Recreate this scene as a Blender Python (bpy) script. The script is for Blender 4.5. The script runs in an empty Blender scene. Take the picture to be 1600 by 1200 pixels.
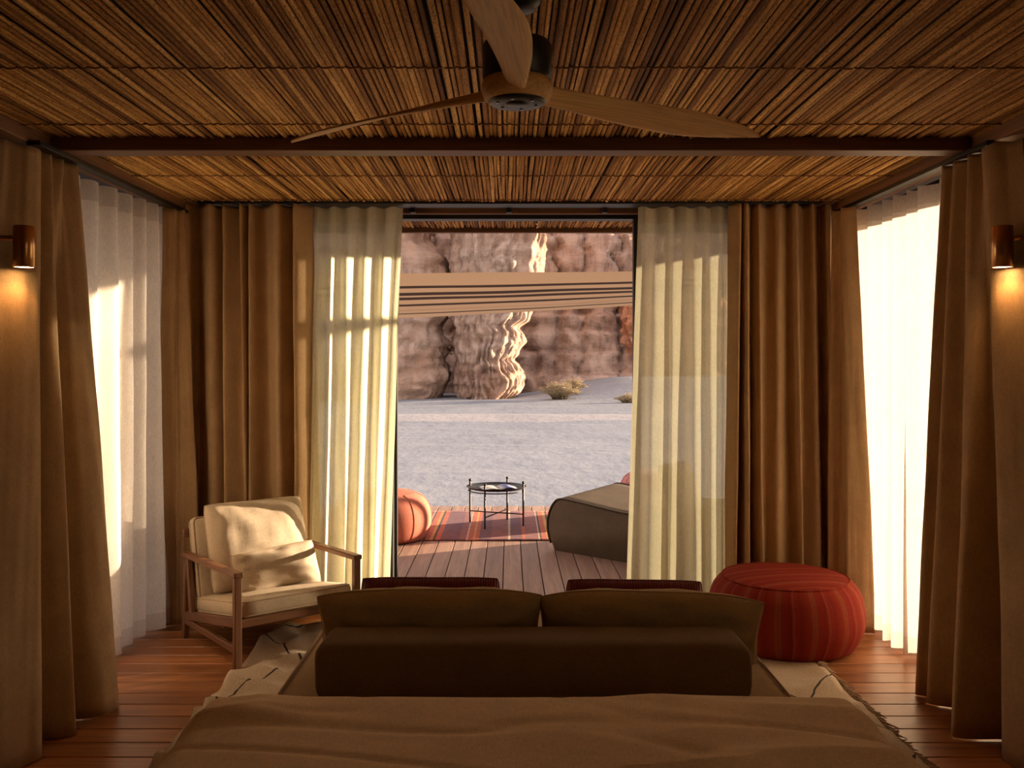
import bpy, bmesh, math, random
from mathutils import Vector, Matrix, noise as mn
C = bpy.context.scene
COL = C.collection
PI = math.pi

# ------------------------------------------------------------------ camera, world, sun, exposure
EYE = 1.6
FPX = 1450.0
cd = bpy.data.cameras.new('camera'); cam = bpy.data.objects.new('camera', cd); COL.objects.link(cam)
cam.location = (0, 0, EYE); cam.rotation_euler = (PI/2, 0, 0)
cd.sensor_width = 36.0; cd.lens = FPX/1600*36.0
cd.shift_x = 5/1600; cd.shift_y = -35/1600
cd.clip_start = 0.05; cd.clip_end = 1000
C.camera = cam

w = bpy.data.worlds.new('sky'); C.world = w; w.use_nodes = True
nt = w.node_tree; nt.nodes.clear()
wo = nt.nodes.new('ShaderNodeOutputWorld'); wb = nt.nodes.new('ShaderNodeBackground')
wt = nt.nodes.new('ShaderNodeTexCoord'); ws = nt.nodes.new('ShaderNodeSeparateXYZ'); wr = nt.nodes.new('ShaderNodeValToRGB')
nt.links.new(wt.outputs['Generated'], ws.inputs[0]); nt.links.new(ws.outputs['Z'], wr.inputs[0])
nt.links.new(wr.outputs[0], wb.inputs[0]); nt.links.new(wb.outputs[0], wo.inputs[0])
wr.color_ramp.elements[0].position = 0.0; wr.color_ramp.elements[0].color = (1.0, 0.83, 0.72, 1)
wr.color_ramp.elements[1].position = 0.75; wr.color_ramp.elements[1].color = (0.74, 0.70, 0.74, 1)
wb.inputs[1].default_value = 0.46

SUN_ELEV = math.radians(7.5)
SUN_DIR = Vector((-0.883, -0.469, 0)).normalized()*math.cos(SUN_ELEV) + Vector((0, 0, -math.sin(SUN_ELEV)))
sd = bpy.data.lights.new('sun', 'SUN'); so = bpy.data.objects.new('sun', sd); COL.objects.link(so)
so.rotation_euler = SUN_DIR.to_track_quat('-Z', 'Y').to_euler(); so.location = (20, 14, 6)
sd.energy = 5.6; sd.color = (1.0, 0.76, 0.52); sd.angle = math.radians(0.6)

C.view_settings.view_transform = 'Standard'; C.view_settings.look = 'None'
C.view_settings.gamma = 1.0; C.view_settings.use_curve_mapping = False
C.view_settings.exposure = 2.05
C.cycles.use_denoising = True
C.cycles.max_bounces = 14; C.cycles.diffuse_bounces = 10; C.cycles.transparent_max_bounces = 24
C.cycles.transmission_bounces = 8
C.cycles.caustics_reflective = False; C.cycles.caustics_refractive = False
C.cycles.sample_clamp_indirect = 6.0

# ------------------------------------------------------------------ helpers
def rnd(seed): return random.Random(seed)
def link(o, parent=None):
    COL.objects.link(o)
    if parent is not None: o.parent = parent
    return o
def tag(o, label=None, cat=None, group=None, kind=None):
    if label: o['label'] = label
    if cat: o['category'] = cat
    if group: o['group'] = group
    if kind: o['kind'] = kind
    return o
def thing(name, label, cat, loc=(0,0,0), rotz=0.0, group=None):
    o = bpy.data.objects.new(name, None); o.empty_display_size = 0.1
    link(o); o.location = loc; o.rotation_euler = (0,0,rotz)
    return tag(o, label, cat, group)
def me(name, verts, faces, m=None, smooth=True):
    d = bpy.data.meshes.new(name); d.from_pydata([tuple(v) for v in verts], [], [tuple(f) for f in faces]); d.update()
    if m: d.materials.append(m)
    if smooth: d.polygons.foreach_set('use_smooth', [True]*len(d.polygons))
    return d
def ob(name, mesh, parent=None, loc=(0,0,0), rot=(0,0,0)):
    o = bpy.data.objects.new(name, mesh); link(o, parent); o.location = loc; o.rotation_euler = rot
    return o
def copy_tree(o, loc=None, rotz=None, label=None):
    c = o.copy(); COL.objects.link(c)
    for ch in list(o.children):
        d = ch.copy(); COL.objects.link(d); d.parent = c
        for g in list(ch.children):
            e = g.copy(); COL.objects.link(e); e.parent = d
    if loc is not None: c.location = loc
    if rotz is not None: c.rotation_euler = (0,0,rotz)
    if label: c['label'] = label
    return c
class MB:
    """collects shapes, builds one mesh"""
    def __init__(s): s.v = []; s.f = []
    def add(s, v, f):
        n = len(s.v); s.v += [tuple(p) for p in v]; s.f += [tuple(i+n for i in q) for q in f]; return s
    def build(s, name, m, parent=None, smooth=True, loc=(0,0,0), rot=(0,0,0)):
        return ob(name, me(name, s.v, s.f, m, smooth), parent, loc, rot)
def box(cx, cy, cz, sx, sy, sz, b=0.004):
    """box with chamfered edges"""
    bm = bmesh.new(); bmesh.ops.create_cube(bm, size=1.0)
    for v in bm.verts: v.co = Vector((v.co.x*sx, v.co.y*sy, v.co.z*sz))
    if b > 0: bmesh.ops.bevel(bm, geom=list(bm.edges), offset=min(b, min(sx,sy,sz)*0.45), segments=1, affect='EDGES')
    bm.verts.index_update()
    v = [(p.co.x+cx, p.co.y+cy, p.co.z+cz) for p in bm.verts]; f = [[q.index for q in p.verts] for p in bm.faces]
    bm.free(); return v, f
def bar(p0, p1, wa, wb_, b=0.004, up=(0,0,1)):
    """chamfered bar from p0 to p1; wa = width across, wb_ = thickness along 'up'"""
    p0 = Vector(p0); p1 = Vector(p1); d = p1-p0; L = d.length; z = d.normalized()
    u = Vector(up); x = u.cross(z)
    if x.length < 1e-3: x = Vector((1,0,0)).cross(z)
    x.normalize(); y = z.cross(x)
    v, f = box(0,0,0, wa, wb_, L, b); mid = (p0+p1)/2
    return [mid + x*a + y*c + z*e for a,c,e in v], f
def tube(pts, r, n=8, closed=False, caps=True):
    pts = [Vector(p) for p in pts]; v = []; f = []; N = len(pts)
    up = None
    for i,p in enumerate(pts):
        a = pts[(i-1)%N] if (closed or i>0) else p; c = pts[(i+1)%N] if (closed or i<N-1) else p
        t = (c-a).normalized()
        if up is None:
            up = Vector((0,0,1)) if abs(t.z) < .9 else Vector((1,0,0))
        x = up.cross(t)
        if x.length < 1e-5: x = Vector((0,1,0)).cross(t)
        x.normalize(); y = t.cross(x); up = y
        rr = r[i] if isinstance(r, (list,tuple)) else r
        for k in range(n):
            A = 2*PI*k/n; v.append(p + x*math.cos(A)*rr + y*math.sin(A)*rr)
    for i in range(N if closed else N-1):
        for k in range(n):
            j = (i+1)%N
            f.append((i*n+k, i*n+(k+1)%n, j*n+(k+1)%n, j*n+k))
    if caps and not closed:
        f.append(tuple(reversed(range(n)))); f.append(tuple((N-1)*n+k for k in range(n)))
    return v, f
def lathe(prof, n=48, cx=0, cy=0, cap0=True, cap1=True):
    v = []; f = []
    for r,z in prof:
        for k in range(n):
            A = 2*PI*k/n; v.append((cx+r*math.cos(A), cy+r*math.sin(A), z))
    m = len(prof)
    for i in range(m-1):
        for k in range(n):
            f.append((i*n+k, i*n+(k+1)%n, (i+1)*n+(k+1)%n, (i+1)*n+k))
    if cap0: f.append(tuple(reversed(range(n))))
    if cap1: f.append(tuple((m-1)*n+k for k in range(n)))
    return v, f
def grid(nu, nv, fn):
    v = []; f = []
    for j in range(nv+1):
        for i in range(nu+1): v.append(fn(i/nu, j/nv))
    for j in range(nv):
        for i in range(nu):
            a = j*(nu+1)+i; f.append((a, a+1, a+nu+2, a+nu+1))
    return v, f
def cr1(a,b,c,d,t):
    return 0.5*((2*b)+(-a+c)*t+(2*a-5*b+4*c-d)*t*t+(-a+3*b-3*c+d)*t*t*t)
def catmull(P, per):
    out = []
    n = len(P)
    for i in range(n-1):
        a = P[max(i-1,0)]; b = P[i]; c = P[i+1]; d = P[min(i+2,n-1)]
        for k in range(per):
            t = k/per; out.append(tuple(cr1(a[q],b[q],c[q],d[q],t) for q in range(len(b))))
    out.append(tuple(P[-1])); return out
def lerp(a,b,t): return a+(b-a)*t
def sstep(a,b,x):
    t = max(0,min(1,(x-a)/(b-a))); return t*t*(3-2*t)
def nz(x,y,z): return mn.noise(Vector((x,y,z)))
def solidify(o, t, off=-1):
    m = o.modifiers.new('thickness','SOLIDIFY'); m.thickness = t; m.offset = off; return o
def subsurf(o, l=1):
    m = o.modifiers.new('smooth','SUBSURF'); m.levels = l; m.render_levels = l; return o

# ------------------------------------------------------------------ materials
def newmat(name):
    m = bpy.data.materials.new(name); m.use_nodes = True
    n = m.node_tree; b = n.nodes['Principled BSDF']; o = n.nodes['Material Output']
    return m, n, b, o
def node(n, t, **k):
    q = n.nodes.new(t)
    for a,b in k.items(): setattr(q, a, b)
    return q
def ramp(n, stops, interp='LINEAR'):
    r = node(n, 'ShaderNodeValToRGB'); e = r.color_ramp.elements; r.color_ramp.interpolation = interp
    while len(e) > 1: e.remove(e[-1])
    e[0].position = stops[0][0]; e[0].color = (*stops[0][1], 1)
    for p,c in stops[1:]:
        q = e.new(p); q.color = (*c, 1)
    return r
def mul(c, k): return tuple(min(1, x*k) for x in c)
def math_(n, op, a, b=None, c=None):
    q = node(n, 'ShaderNodeMath', operation=op)
    for i,x in enumerate((a,b,c)):
        if x is None: continue
        if isinstance(x, (int,float)): q.inputs[i].default_value = x
        else: n.links.new(x, q.inputs[i])
    return q.outputs[0]
def objco(n, scale=(1,1,1), rnd_off=False):
    t = node(n, 'ShaderNodeTexCoord'); m = node(n, 'ShaderNodeMapping'); m.inputs['Scale'].default_value = scale
    n.links.new(t.outputs['Object'], m.inputs['Vector'])
    if rnd_off:
        i = node(n, 'ShaderNodeObjectInfo'); c = node(n, 'ShaderNodeCombineXYZ')
        s = math_(n, 'MULTIPLY', i.outputs['Random'], 37.0)
        for k in range(3): n.links.new(s, c.inputs[k])
        n.links.new(c.outputs[0], m.inputs['Location'])
    return m.outputs[0]
def noise_tex(n, vec, scale, detail=3, rough=0.5, dist=0.0):
    q = node(n, 'ShaderNodeTexNoise'); q.inputs['Scale'].default_value = scale; q.inputs['Detail'].default_value = detail
    q.inputs['Roughness'].default_value = rough; q.inputs['Distortion'].default_value = dist
    n.links.new(vec, q.inputs['Vector']); return q.outputs['Fac']
def bump(n, h, strength, dist, normal_in):
    q = node(n, 'ShaderNodeBump'); q.inputs['Strength'].default_value = strength; q.inputs['Distance'].default_value = dist
    n.links.new(h, q.inputs['Height']); n.links.new(q.outputs[0], normal_in); return q.outputs[0]
def mixc(n, fac, a, b, blend='MIX'):
    q = node(n, 'ShaderNodeMix', data_type='RGBA', blend_type=blend)
    if isinstance(fac,(int,float)): q.inputs[0].default_value = fac
    else: n.links.new(fac, q.inputs[0])
    for i,x in ((6,a),(7,b)):
        if isinstance(x, tuple): q.inputs[i].default_value = (*x, 1)
        else: n.links.new(x, q.inputs[i])
    return q.outputs[2]
def plain(name, col, rough=0.6, metal=0.0, var=0.12, scale=30, bmp=0.0):
    m, n, b, o = newmat(name); v = objco(n)
    f = noise_tex(n, v, scale, 4)
    r = ramp(n, [(0.3, mul(col,1-var)), (0.7, mul(col,1+var))]); n.links.new(f, r.inputs[0]); n.links.new(r.outputs[0], b.inputs['Base Color'])
    b.inputs['Roughness'].default_value = rough; b.inputs['Metallic'].default_value = metal
    if bmp: bump(n, f, bmp, 0.004, b.inputs['Normal'])
    return m
def fabric(name, col, weave=350, bmp=0.25, var=0.14, trans=0.0, transp=0.0, sheen=0.0, streak=None, slub=0.0, tcol=None):
    m, n, b, o = newmat(name); v = objco(n)
    big = noise_tex(n, v, 6, 4, 0.6)
    r = ramp(n, [(0.3, mul(col,1-var)), (0.7, mul(col,1+var))]); n.links.new(big, r.inputs[0])
    w1 = noise_tex(n, objco(n,(weave,weave,weave*0.12)), 1.0, 2); w2 = noise_tex(n, objco(n,(weave*0.12,weave,weave)), 1.0, 2); w3 = noise_tex(n, objco(n,(weave,weave*0.12,weave)), 1.0, 2)
    h = math_(n, 'MULTIPLY', math_(n, 'ADD', math_(n, 'ADD', w1, w2), w3), 0.6667)
    colout = r.outputs[0]
    fine = ramp(n, [(0.32,(0.74,0.74,0.74)),(0.68,(1.14,1.14,1.14))]); n.links.new(math_(n,'MULTIPLY',h,0.5), fine.inputs[0])
    colout = mixc(n, 1.0, colout, fine.outputs[0], 'MULTIPLY')
    n.links.new(colout, b.inputs['Base Color']); b.inputs['Roughness'].default_value = 0.92
    b.inputs['Specular IOR Level'].default_value = 0.15
    if sheen: b.inputs['Sheen Weight'].default_value = sheen; b.inputs['Sheen Roughness'].default_value = 0.5
    if bmp: bump(n, h, bmp, 0.002, b.inputs['Normal'])
    sh = b.outputs[0]
    if trans:
        t = node(n, 'ShaderNodeBsdfTranslucent')
        if tcol: t.inputs[0].default_value = (*tcol,1)
        else: n.links.new(colout, t.inputs[0])
        x = node(n, 'ShaderNodeMixShader'); x.inputs[0].default_value = trans
        n.links.new(sh, x.inputs[1]); n.links.new(t.outputs[0], x.inputs[2]); sh = x.outputs[0]
    if transp:
        t = node(n, 'ShaderNodeBsdfTransparent'); x = node(n, 'ShaderNodeMixShader')
        if slub:
            s1 = noise_tex(n, objco(n,(60,60,1.2)), 1.0, 3)
            n.links.new(math_(n,'MULTIPLY_ADD', s1, slub, transp-slub*0.5), x.inputs[0])
        else: x.inputs[0].default_value = transp
        n.links.new(sh, x.inputs[1]); n.links.new(t.outputs[0], x.inputs[2]); sh = x.outputs[0]
    n.links.new(sh, o.inputs[0]); return m
def wood(name, c1, c2, axis=0, rough=0.45, grain=9.0, rand=0.25, coat=0.0, bmp=0.12):
    m, n, b, o = newmat(name)
    s = [grain*3]*3; s[axis] = grain*0.14
    v = objco(n, tuple(s), True)
    f = noise_tex(n, v, 1.0, 6, 0.62, 0.6)
    s2 = [160]*3; s2[axis] = 4
    f2 = noise_tex(n, objco(n, tuple(s2), True), 1.0, 2)
    r = ramp(n, [(0.28, c1), (0.72, c2)]); n.links.new(f, r.inputs[0])
    i = node(n, 'ShaderNodeObjectInfo')
    k = math_(n, 'MULTIPLY_ADD', i.outputs['Random'], rand*2, 1-rand)
    hs = node(n, 'ShaderNodeHueSaturation'); n.links.new(k, hs.inputs['Value']); n.links.new(r.outputs[0], hs.inputs['Color'])
    f2r = ramp(n, [(0.3,(0.8,0.8,0.8)),(0.6,(1.05,1.05,1.05))]); n.links.new(f2, f2r.inputs[0])
    c = mixc(n, 1.0, hs.outputs[0], f2r.outputs[0], 'MULTIPLY')
    n.links.new(c, b.inputs['Base Color'])
    rr = math_(n, 'MULTIPLY_ADD', f, 0.25, rough-0.12); n.links.new(rr, b.inputs['Roughness'])
    if coat: b.inputs['Coat Weight'].default_value = coat; b.inputs['Coat Roughness'].default_value = 0.2
    if bmp: bump(n, f2, bmp, 0.002, b.inputs['Normal'])
    return m

M = {}
M['floor_wood'] = wood('floor_wood', (0.25,0.092,0.032), (0.56,0.235,0.088), 0, 0.34, 6, 0.22)
M['deck_wood'] = wood('deck_wood', (0.26,0.145,0.098), (0.50,0.305,0.215), 1, 0.55, 6, 0.16)
M['teak'] = wood('teak', (0.10,0.040,0.017), (0.26,0.115,0.050), 2, 0.42, 9, 0.1)
M['teak_x'] = wood('teak_x', (0.10,0.040,0.017), (0.26,0.115,0.050), 0, 0.42, 9, 0.1)
M['teak_y'] = wood('teak_y', (0.10,0.040,0.017), (0.26,0.115,0.050), 1, 0.42, 9, 0.1)
M['beam_wood'] = wood('beam_wood', (0.10,0.042,0.019), (0.25,0.115,0.052), 0, 0.55, 6, 0.1)
M['beam_wood_y'] = wood('beam_wood_y', (0.16,0.075,0.034), (0.38,0.19,0.09), 1, 0.55, 6, 0.1)
M['fan_wood'] = wood('fan_wood', (0.78,0.47,0.19), (0.95,0.66,0.30), 0, 0.65, 5, 0.05)
M['pole_wood'] = wood('pole_wood', (0.16,0.09,0.05), (0.32,0.19,0.11), 2, 0.6, 6, 0.1)
M['black'] = plain('black_metal', (0.012,0.010,0.009), 0.45, 0.0)
M['iron'] = plain('iron', (0.02,0.016,0.013), 0.4, 0.6)
M['wallpanel'] = plain('wall_panel', (0.16,0.095,0.055), 0.7, 0.0, 0.1, 3, 0.05)
M['roofdark'] = plain('roof_board', (0.05,0.032,0.02), 0.8)
M['brass'] = plain('brass', (0.55,0.30,0.13), 0.28, 1.0, 0.06, 12)
M['screw'] = plain('screw', (0.35,0.32,0.28), 0.35, 1.0, 0.05)
M['drape'] = fabric('drape', (0.53,0.36,0.195), 260, 0.3, 0.10, trans=0.10, tcol=(0.34,0.19,0.08))
M['sheer_side'] = fabric('sheer_side', (0.94,0.85,0.74), 300, 0.15, 0.03, trans=0.34, transp=0.012, slub=0.0)
M['sheer_rear'] = fabric('sheer_rear', (0.86,0.82,0.59), 300, 0.15, 0.04, trans=0.58, transp=0.16, slub=0.12)
M['sheer_side_band'] = fabric('sheer_side_band', (0.80,0.70,0.60), 300, 0.15, 0.04, trans=0.35, transp=0.03)
M['sheer_rear_band'] = fabric('sheer_rear_band', (0.72,0.66,0.45), 300, 0.15, 0.04, trans=0.35, transp=0.05)
M['taupe'] = fabric('taupe_upholstery', (0.46,0.32,0.185), 320, 0.3, 0.08)
M['bolster'] = fabric('taupe_shaded', (0.21,0.13,0.062), 320, 0.3, 0.08)  # same upholstery as the platform, darkened to paint in the bolster's shade
M['olive'] = fabric('olive_linen', (0.48,0.35,0.185), 320, 0.3, 0.08)
M['duvet'] = fabric('duvet_linen', (0.86,0.65,0.42), 320, 0.22, 0.06)
M['cream'] = fabric('cream_linen', (0.52,0.42,0.30), 320, 0.28, 0.06)
M['cream_dark'] = fabric('cream_piping', (0.50,0.39,0.27), 320, 0.28, 0.06)
M['mattress'] = fabric('mattress', (0.50,0.42,0.32), 320, 0.2, 0.05)
M['outdoor_fabric'] = fabric('outdoor_fabric', (0.165,0.122,0.080), 260, 0.35, 0.10)
M['outdoor_dark'] = fabric('outdoor_dark', (0.10,0.075,0.055), 260, 0.35, 0.10)
M['orange_pouf'] = fabric('orange_pouf', (0.60,0.20,0.13), 200, 0.4, 0.10)
M['twine'] = plain('twine', (0.30,0.15,0.06), 0.9, 0, 0.2, 60)
M['fringe'] = fabric('fringe', (0.55,0.42,0.29), 500, 0.3, 0.15)
M['scrub'] = plain('dry_scrub', (0.33,0.24,0.13), 0.9, 0, 0.3, 5)

def mat_reed():
    m, n, b, o = newmat('reed')
    i = node(n, 'ShaderNodeObjectInfo'); g = node(n, 'ShaderNodeNewGeometry')
    k = math_(n, 'FRACT', math_(n, 'ADD', math_(n,'MULTIPLY',i.outputs['Random'],7.31), math_(n,'MULTIPLY',g.outputs['Random Per Island'],3.17)))
    r = ramp(n, [(0.0,(0.22,0.095,0.028)),(0.15,(0.48,0.25,0.078)),(0.55,(0.70,0.41,0.135)),(0.88,(0.90,0.58,0.22)),(1.0,(0.34,0.17,0.055))]); n.links.new(k, r.inputs[0])
    f = noise_tex(n, objco(n,(70,3.0,70),True), 1.0, 4, 0.65)
    fr = ramp(n, [(0.32,(0.55,0.50,0.45)),(0.62,(1.1,1.1,1.1))]); n.links.new(f, fr.inputs[0])
    sp = noise_tex(n, objco(n,(220,60,220),True), 1.0, 2)
    sr = ramp(n, [(0.36,(0.5,0.42,0.36)),(0.46,(1,1,1))]); n.links.new(sp, sr.inputs[0])
    c = mixc(n, 1.0, mixc(n, 1.0, r.outputs[0], fr.outputs[0], 'MULTIPLY'), sr.outputs[0], 'MULTIPLY')
    n.links.new(c, b.inputs['Base Color']); b.inputs['Roughness'].default_value = 0.75; b.inputs['Specular IOR Level'].default_value = 0.15
    bump(n, f, 0.2, 0.003, b.inputs['Normal']); return m
M['reed'] = mat_reed()

def mat_glass():
    m, n, b, o = newmat('window_glass')
    t = node(n,'ShaderNodeBsdfTransparent'); t.inputs[0].default_value = (0.95,0.96,0.95,1)
    g = node(n,'ShaderNodeBsdfGlossy'); g.inputs['Roughness'].default_value = 0.02
    fr = node(n,'ShaderNodeFresnel'); fr.inputs[0].default_value = 1.45
    x = node(n,'ShaderNodeMixShader'); n.links.new(math_(n,'MULTIPLY',fr.outputs[0],0.8), x.inputs[0])
    n.links.new(t.outputs[0], x.inputs[1]); n.links.new(g.outputs[0], x.inputs[2]); n.links.new(x.outputs[0], o.inputs[0]); return m
M['glass'] = mat_glass()

def mat_lampglow():
    m, n, b, o = newmat('lamp_glow')
    e = node(n,'ShaderNodeEmission'); e.inputs[0].default_value = (1.0,0.62,0.28,1); e.inputs[1].default_value = 6.0
    n.links.new(e.outputs[0], o.inputs[0]); return m
M['glow'] = mat_lampglow()

RED = [(0.0,(0.238,0.022,0.012)),(0.30,(0.302,0.034,0.015)),(0.38,(0.288,0.074,0.034)),(0.42,(0.338,0.043,0.019)),(0.47,(0.259,0.081,0.037)),(0.52,(0.288,0.028,0.015)),(0.78,(0.238,0.019,0.012)),(0.84,(0.331,0.062,0.028)),(0.90,(0.274,0.028,0.015))]
def mat_redstripe(name, mode, freq):
    m, n, b, o = newmat(name)
    t = node(n,'ShaderNodeTexCoord'); s = node(n,'ShaderNodeSeparateXYZ'); n.links.new(t.outputs['Object'], s.inputs[0])
    if mode == 'ring':
        a = math_(n,'ARCTAN2', s.outputs[1], s.outputs[0]); u = math_(n,'MULTIPLY', a, freq/(2*PI))
    else: u = math_(n,'MULTIPLY', s.outputs[1], freq)
    u = math_(n,'ADD', u, math_(n,'MULTIPLY', noise_tex(n, objco(n), 9, 2), 0.12))
    r = ramp(n, RED); n.links.new(math_(n,'FRACT',u), r.inputs[0])
    f = noise_tex(n, objco(n,(260,260,260)), 1.0, 3)
    fr = ramp(n, [(0.3,(0.7,0.68,0.66)),(0.7,(1.15,1.15,1.15))]); n.links.new(f, fr.inputs[0])
    n.links.new(mixc(n,1.0,r.outputs[0],fr.outputs[0],'MULTIPLY'), b.inputs['Base Color'])
    b.inputs['Roughness'].default_value = 0.9; b.inputs['Specular IOR Level'].default_value = 0.15
    bump(n, f, 0.4, 0.003, b.inputs['Normal']); return m
M['red_ring'] = mat_redstripe('red_stripe_side','ring',14.0); M['red_top'] = mat_redstripe('red_stripe_top','y',7.0)

def mat_cord():
    m, n, b, o = newmat('red_corduroy')
    wv = node(n,'ShaderNodeTexWave'); wv.inputs['Scale'].default_value = 28; wv.inputs['Distortion'].default_value = 0.4
    n.links.new(objco(n), wv.inputs['Vector'])
    r = ramp(n, [(0.1,(0.10,0.006,0.006)),(0.7,(0.26,0.020,0.016))]); n.links.new(wv.outputs['Fac'], r.inputs[0]); n.links.new(r.outputs[0], b.inputs['Base Color'])
    b.inputs['Roughness'].default_value = 0.85; b.inputs['Sheen Weight'].default_value = 0.3
    bump(n, wv.outputs['Fac'], 0.6, 0.004, b.inputs['Normal']); return m
M['red_cord'] = mat_cord()

def mat_rug():
    m, n, b, o = newmat('cream_rug')
    t = node(n,'ShaderNodeTexCoord'); s = node(n,'ShaderNodeSeparateXYZ'); n.links.new(t.outputs['Object'], s.inputs[0])
    dst = math_(n,'MULTIPLY', math_(n,'SUBTRACT', noise_tex(n, objco(n), 5, 3), 0.5), 0.10)
    x = math_(n,'ADD', s.outputs[0], dst)
    d1 = math_(n,'ADD', math_(n,'MULTIPLY',x,1.45), math_(n,'MULTIPLY',s.outputs[1],1.05))
    d2 = math_(n,'SUBTRACT', math_(n,'MULTIPLY',x,1.45), math_(n,'MULTIPLY',s.outputs[1],1.05))
    l1 = math_(n,'LESS_THAN', math_(n,'FRACT', d1), 0.020); l2 = math_(n,'LESS_THAN', math_(n,'FRACT', math_(n,'ADD',d2,0.35)), 0.020)
    ln = math_(n,'MAXIMUM', l1, l2)
    f = noise_tex(n, objco(n,(140,140,140)), 1.0, 3)
    r = ramp(n, [(0.3,(0.46,0.36,0.25)),(0.7,(0.64,0.52,0.38))]); n.links.new(f, r.inputs[0])
    n.links.new(mixc(n, ln, r.outputs[0], (0.045,0.03,0.022)), b.inputs['Base Color'])
    b.inputs['Roughness'].default_value = 0.95; bump(n, f, 0.5, 0.004, b.inputs['Normal']); return m
M['rug'] = mat_rug()

def mat_kilim():
    m, n, b, o = newmat('kilim')
    t = node(n,'ShaderNodeTexCoord'); s = node(n,'ShaderNodeSeparateXYZ'); n.links.new(t.outputs['Object'], s.inputs[0])
    u = math_(n,'FRACT', math_(n,'ADD', math_(n,'MULTIPLY', s.outputs[0], 0.95), 0.06))
    P=(0.24,0.085,0.085); Q=(0.15,0.06,0.085); R=(0.45,0.10,0.05); O=(0.55,0.26,0.07); K=(0.05,0.03,0.03); W=(0.52,0.38,0.28)
    r = ramp(n, [(0,P),(0.10,W),(0.12,Q),(0.22,R),(0.25,P),(0.36,W),(0.375,K),(0.39,R),(0.43,O),(0.46,K),(0.48,R),(0.52,Q),(0.68,P),(0.74,W),(0.755,R),(0.80,O),(0.82,R),(0.85,Q),(0.95,P)], 'CONSTANT'); n.links.new(u, r.inputs[0])
    ck = node(n,'ShaderNodeTexNoise'); ck.inputs['Scale'].default_value = 22; ck.inputs['Detail'].default_value = 3
    mp = objco(n,(0.5,2.2,1)); n.links.new(mp, ck.inputs['Vector'])
    rr = ramp(n, [(0.44,(1,1,1)),(0.50,(1.35,1.15,1.0)),(0.56,(0.75,0.7,0.8))]); n.links.new(ck.outputs['Fac'], rr.inputs[0])
    wv = math_(n,'GREATER_THAN', math_(n,'SINE', math_(n,'MULTIPLY', s.outputs[1], 70.0)), 0.72)
    c = mixc(n, 1.0, r.outputs[0], rr.outputs[0], 'MULTIPLY'); c = mixc(n, math_(n,'MULTIPLY',wv,0.35), c, (0.50,0.33,0.24))
    n.links.new(c, b.inputs['Base Color']); b.inputs['Roughness'].default_value = 0.95
    bump(n, ck.outputs['Fac'], 0.4, 0.003, b.inputs['Normal']); return m
M['kilim'] = mat_kilim()

def mat_awning():
    m, n, b, o = newmat('awning_cloth')
    t = node(n,'ShaderNodeTexCoord'); s = node(n,'ShaderNodeSeparateXYZ'); n.links.new(t.outputs['UV'], s.inputs[0])
    A=(0.36,0.235,0.14); K=(0.035,0.02,0.015); D=(0.30,0.185,0.11)
    r = ramp(n, [(0,A),(0.185,K),(0.225,A),(0.30,K),(0.36,A),(0.40,K),(0.455,A),(0.54,K),(0.59,A),(0.70,D),(0.735,A),(0.83,K),(0.865,A)], 'CONSTANT'); n.links.new(s.outputs[1], r.inputs[0])
    f = noise_tex(n, objco(n,(180,180,180)), 1.0, 3); fr = ramp(n, [(0.3,(0.85,0.85,0.85)),(0.7,(1.1,1.1,1.1))]); n.links.new(f, fr.inputs[0])
    c = mixc(n,1.0,r.outputs[0],fr.outputs[0],'MULTIPLY')
    n.links.new(c, b.inputs['Base Color']); b.inputs['Roughness'].default_value = 0.9
    tr = node(n,'ShaderNodeBsdfTranslucent'); n.links.new(c, tr.inputs[0]); x = node(n,'ShaderNodeMixShader'); x.inputs[0].default_value = 0.45
    n.links.new(b.outputs[0], x.inputs[1]); n.links.new(tr.outputs[0], x.inputs[2]); n.links.new(x.outputs[0], o.inputs[0]); return m
M['awning'] = mat_awning()

def mat_sandstone(name, c_dark, c_mid, c_lite, red=0.4):
    m, n, b, o = newmat(name)
    st = noise_tex(n, objco(n,(0.10,0.10,0.75)), 1.0, 6, 0.6, 0.4)
    r = ramp(n, [(0.30,c_dark),(0.46,c_mid),(0.60,c_lite),(0.72,c_mid)]); n.links.new(st, r.inputs[0])
    vs = noise_tex(n, objco(n,(1.5,1.5,0.16)), 1.0, 5, 0.65)
    vr = ramp(n, [(0.34,(0.68,0.60,0.57)),(0.50,(1,1,1)),(0.66,(1.15,1.08,1.02))]); n.links.new(vs, vr.inputs[0])
    c = mixc(n, 1.0, r.outputs[0], vr.outputs[0], 'MULTIPLY')
    rf = noise_tex(n, objco(n,(0.22,0.22,0.30)), 1.0, 4, 0.6)
    rr = ramp(n, [(0.50,(0,0,0)),(0.66,(1,1,1))]); n.links.new(rf, rr.inputs[0])
    c = mixc(n, math_(n,'MULTIPLY',rr.outputs[0],red), c, (0.56,0.29,0.17))
    fi = noise_tex(n, objco(n,(5,5,7)), 1.0, 6, 0.7)
    n.links.new(c, b.inputs['Base Color']); b.inputs['Roughness'].default_value = 0.95; b.inputs['Specular IOR Level'].default_value = 0.1
    h = math_(n,'ADD', math_(n,'MULTIPLY',fi,0.5), math_(n,'ADD', math_(n,'MULTIPLY',vs,0.8), st))
    bump(n, h, 0.9, 0.30, b.inputs['Normal']); return m
M['rock'] = mat_sandstone('sandstone', (0.34,0.21,0.155), (0.48,0.33,0.25), (0.58,0.43,0.345), 0.35)
M['cliff'] = mat_sandstone('sandstone_cliff', (0.28,0.185,0.145), (0.42,0.295,0.235), (0.52,0.385,0.315), 0.24)
M['redrock'] = mat_sandstone('red_sandstone', (0.36,0.15,0.08), (0.50,0.22,0.12), (0.60,0.36,0.25), 0.45)

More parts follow.
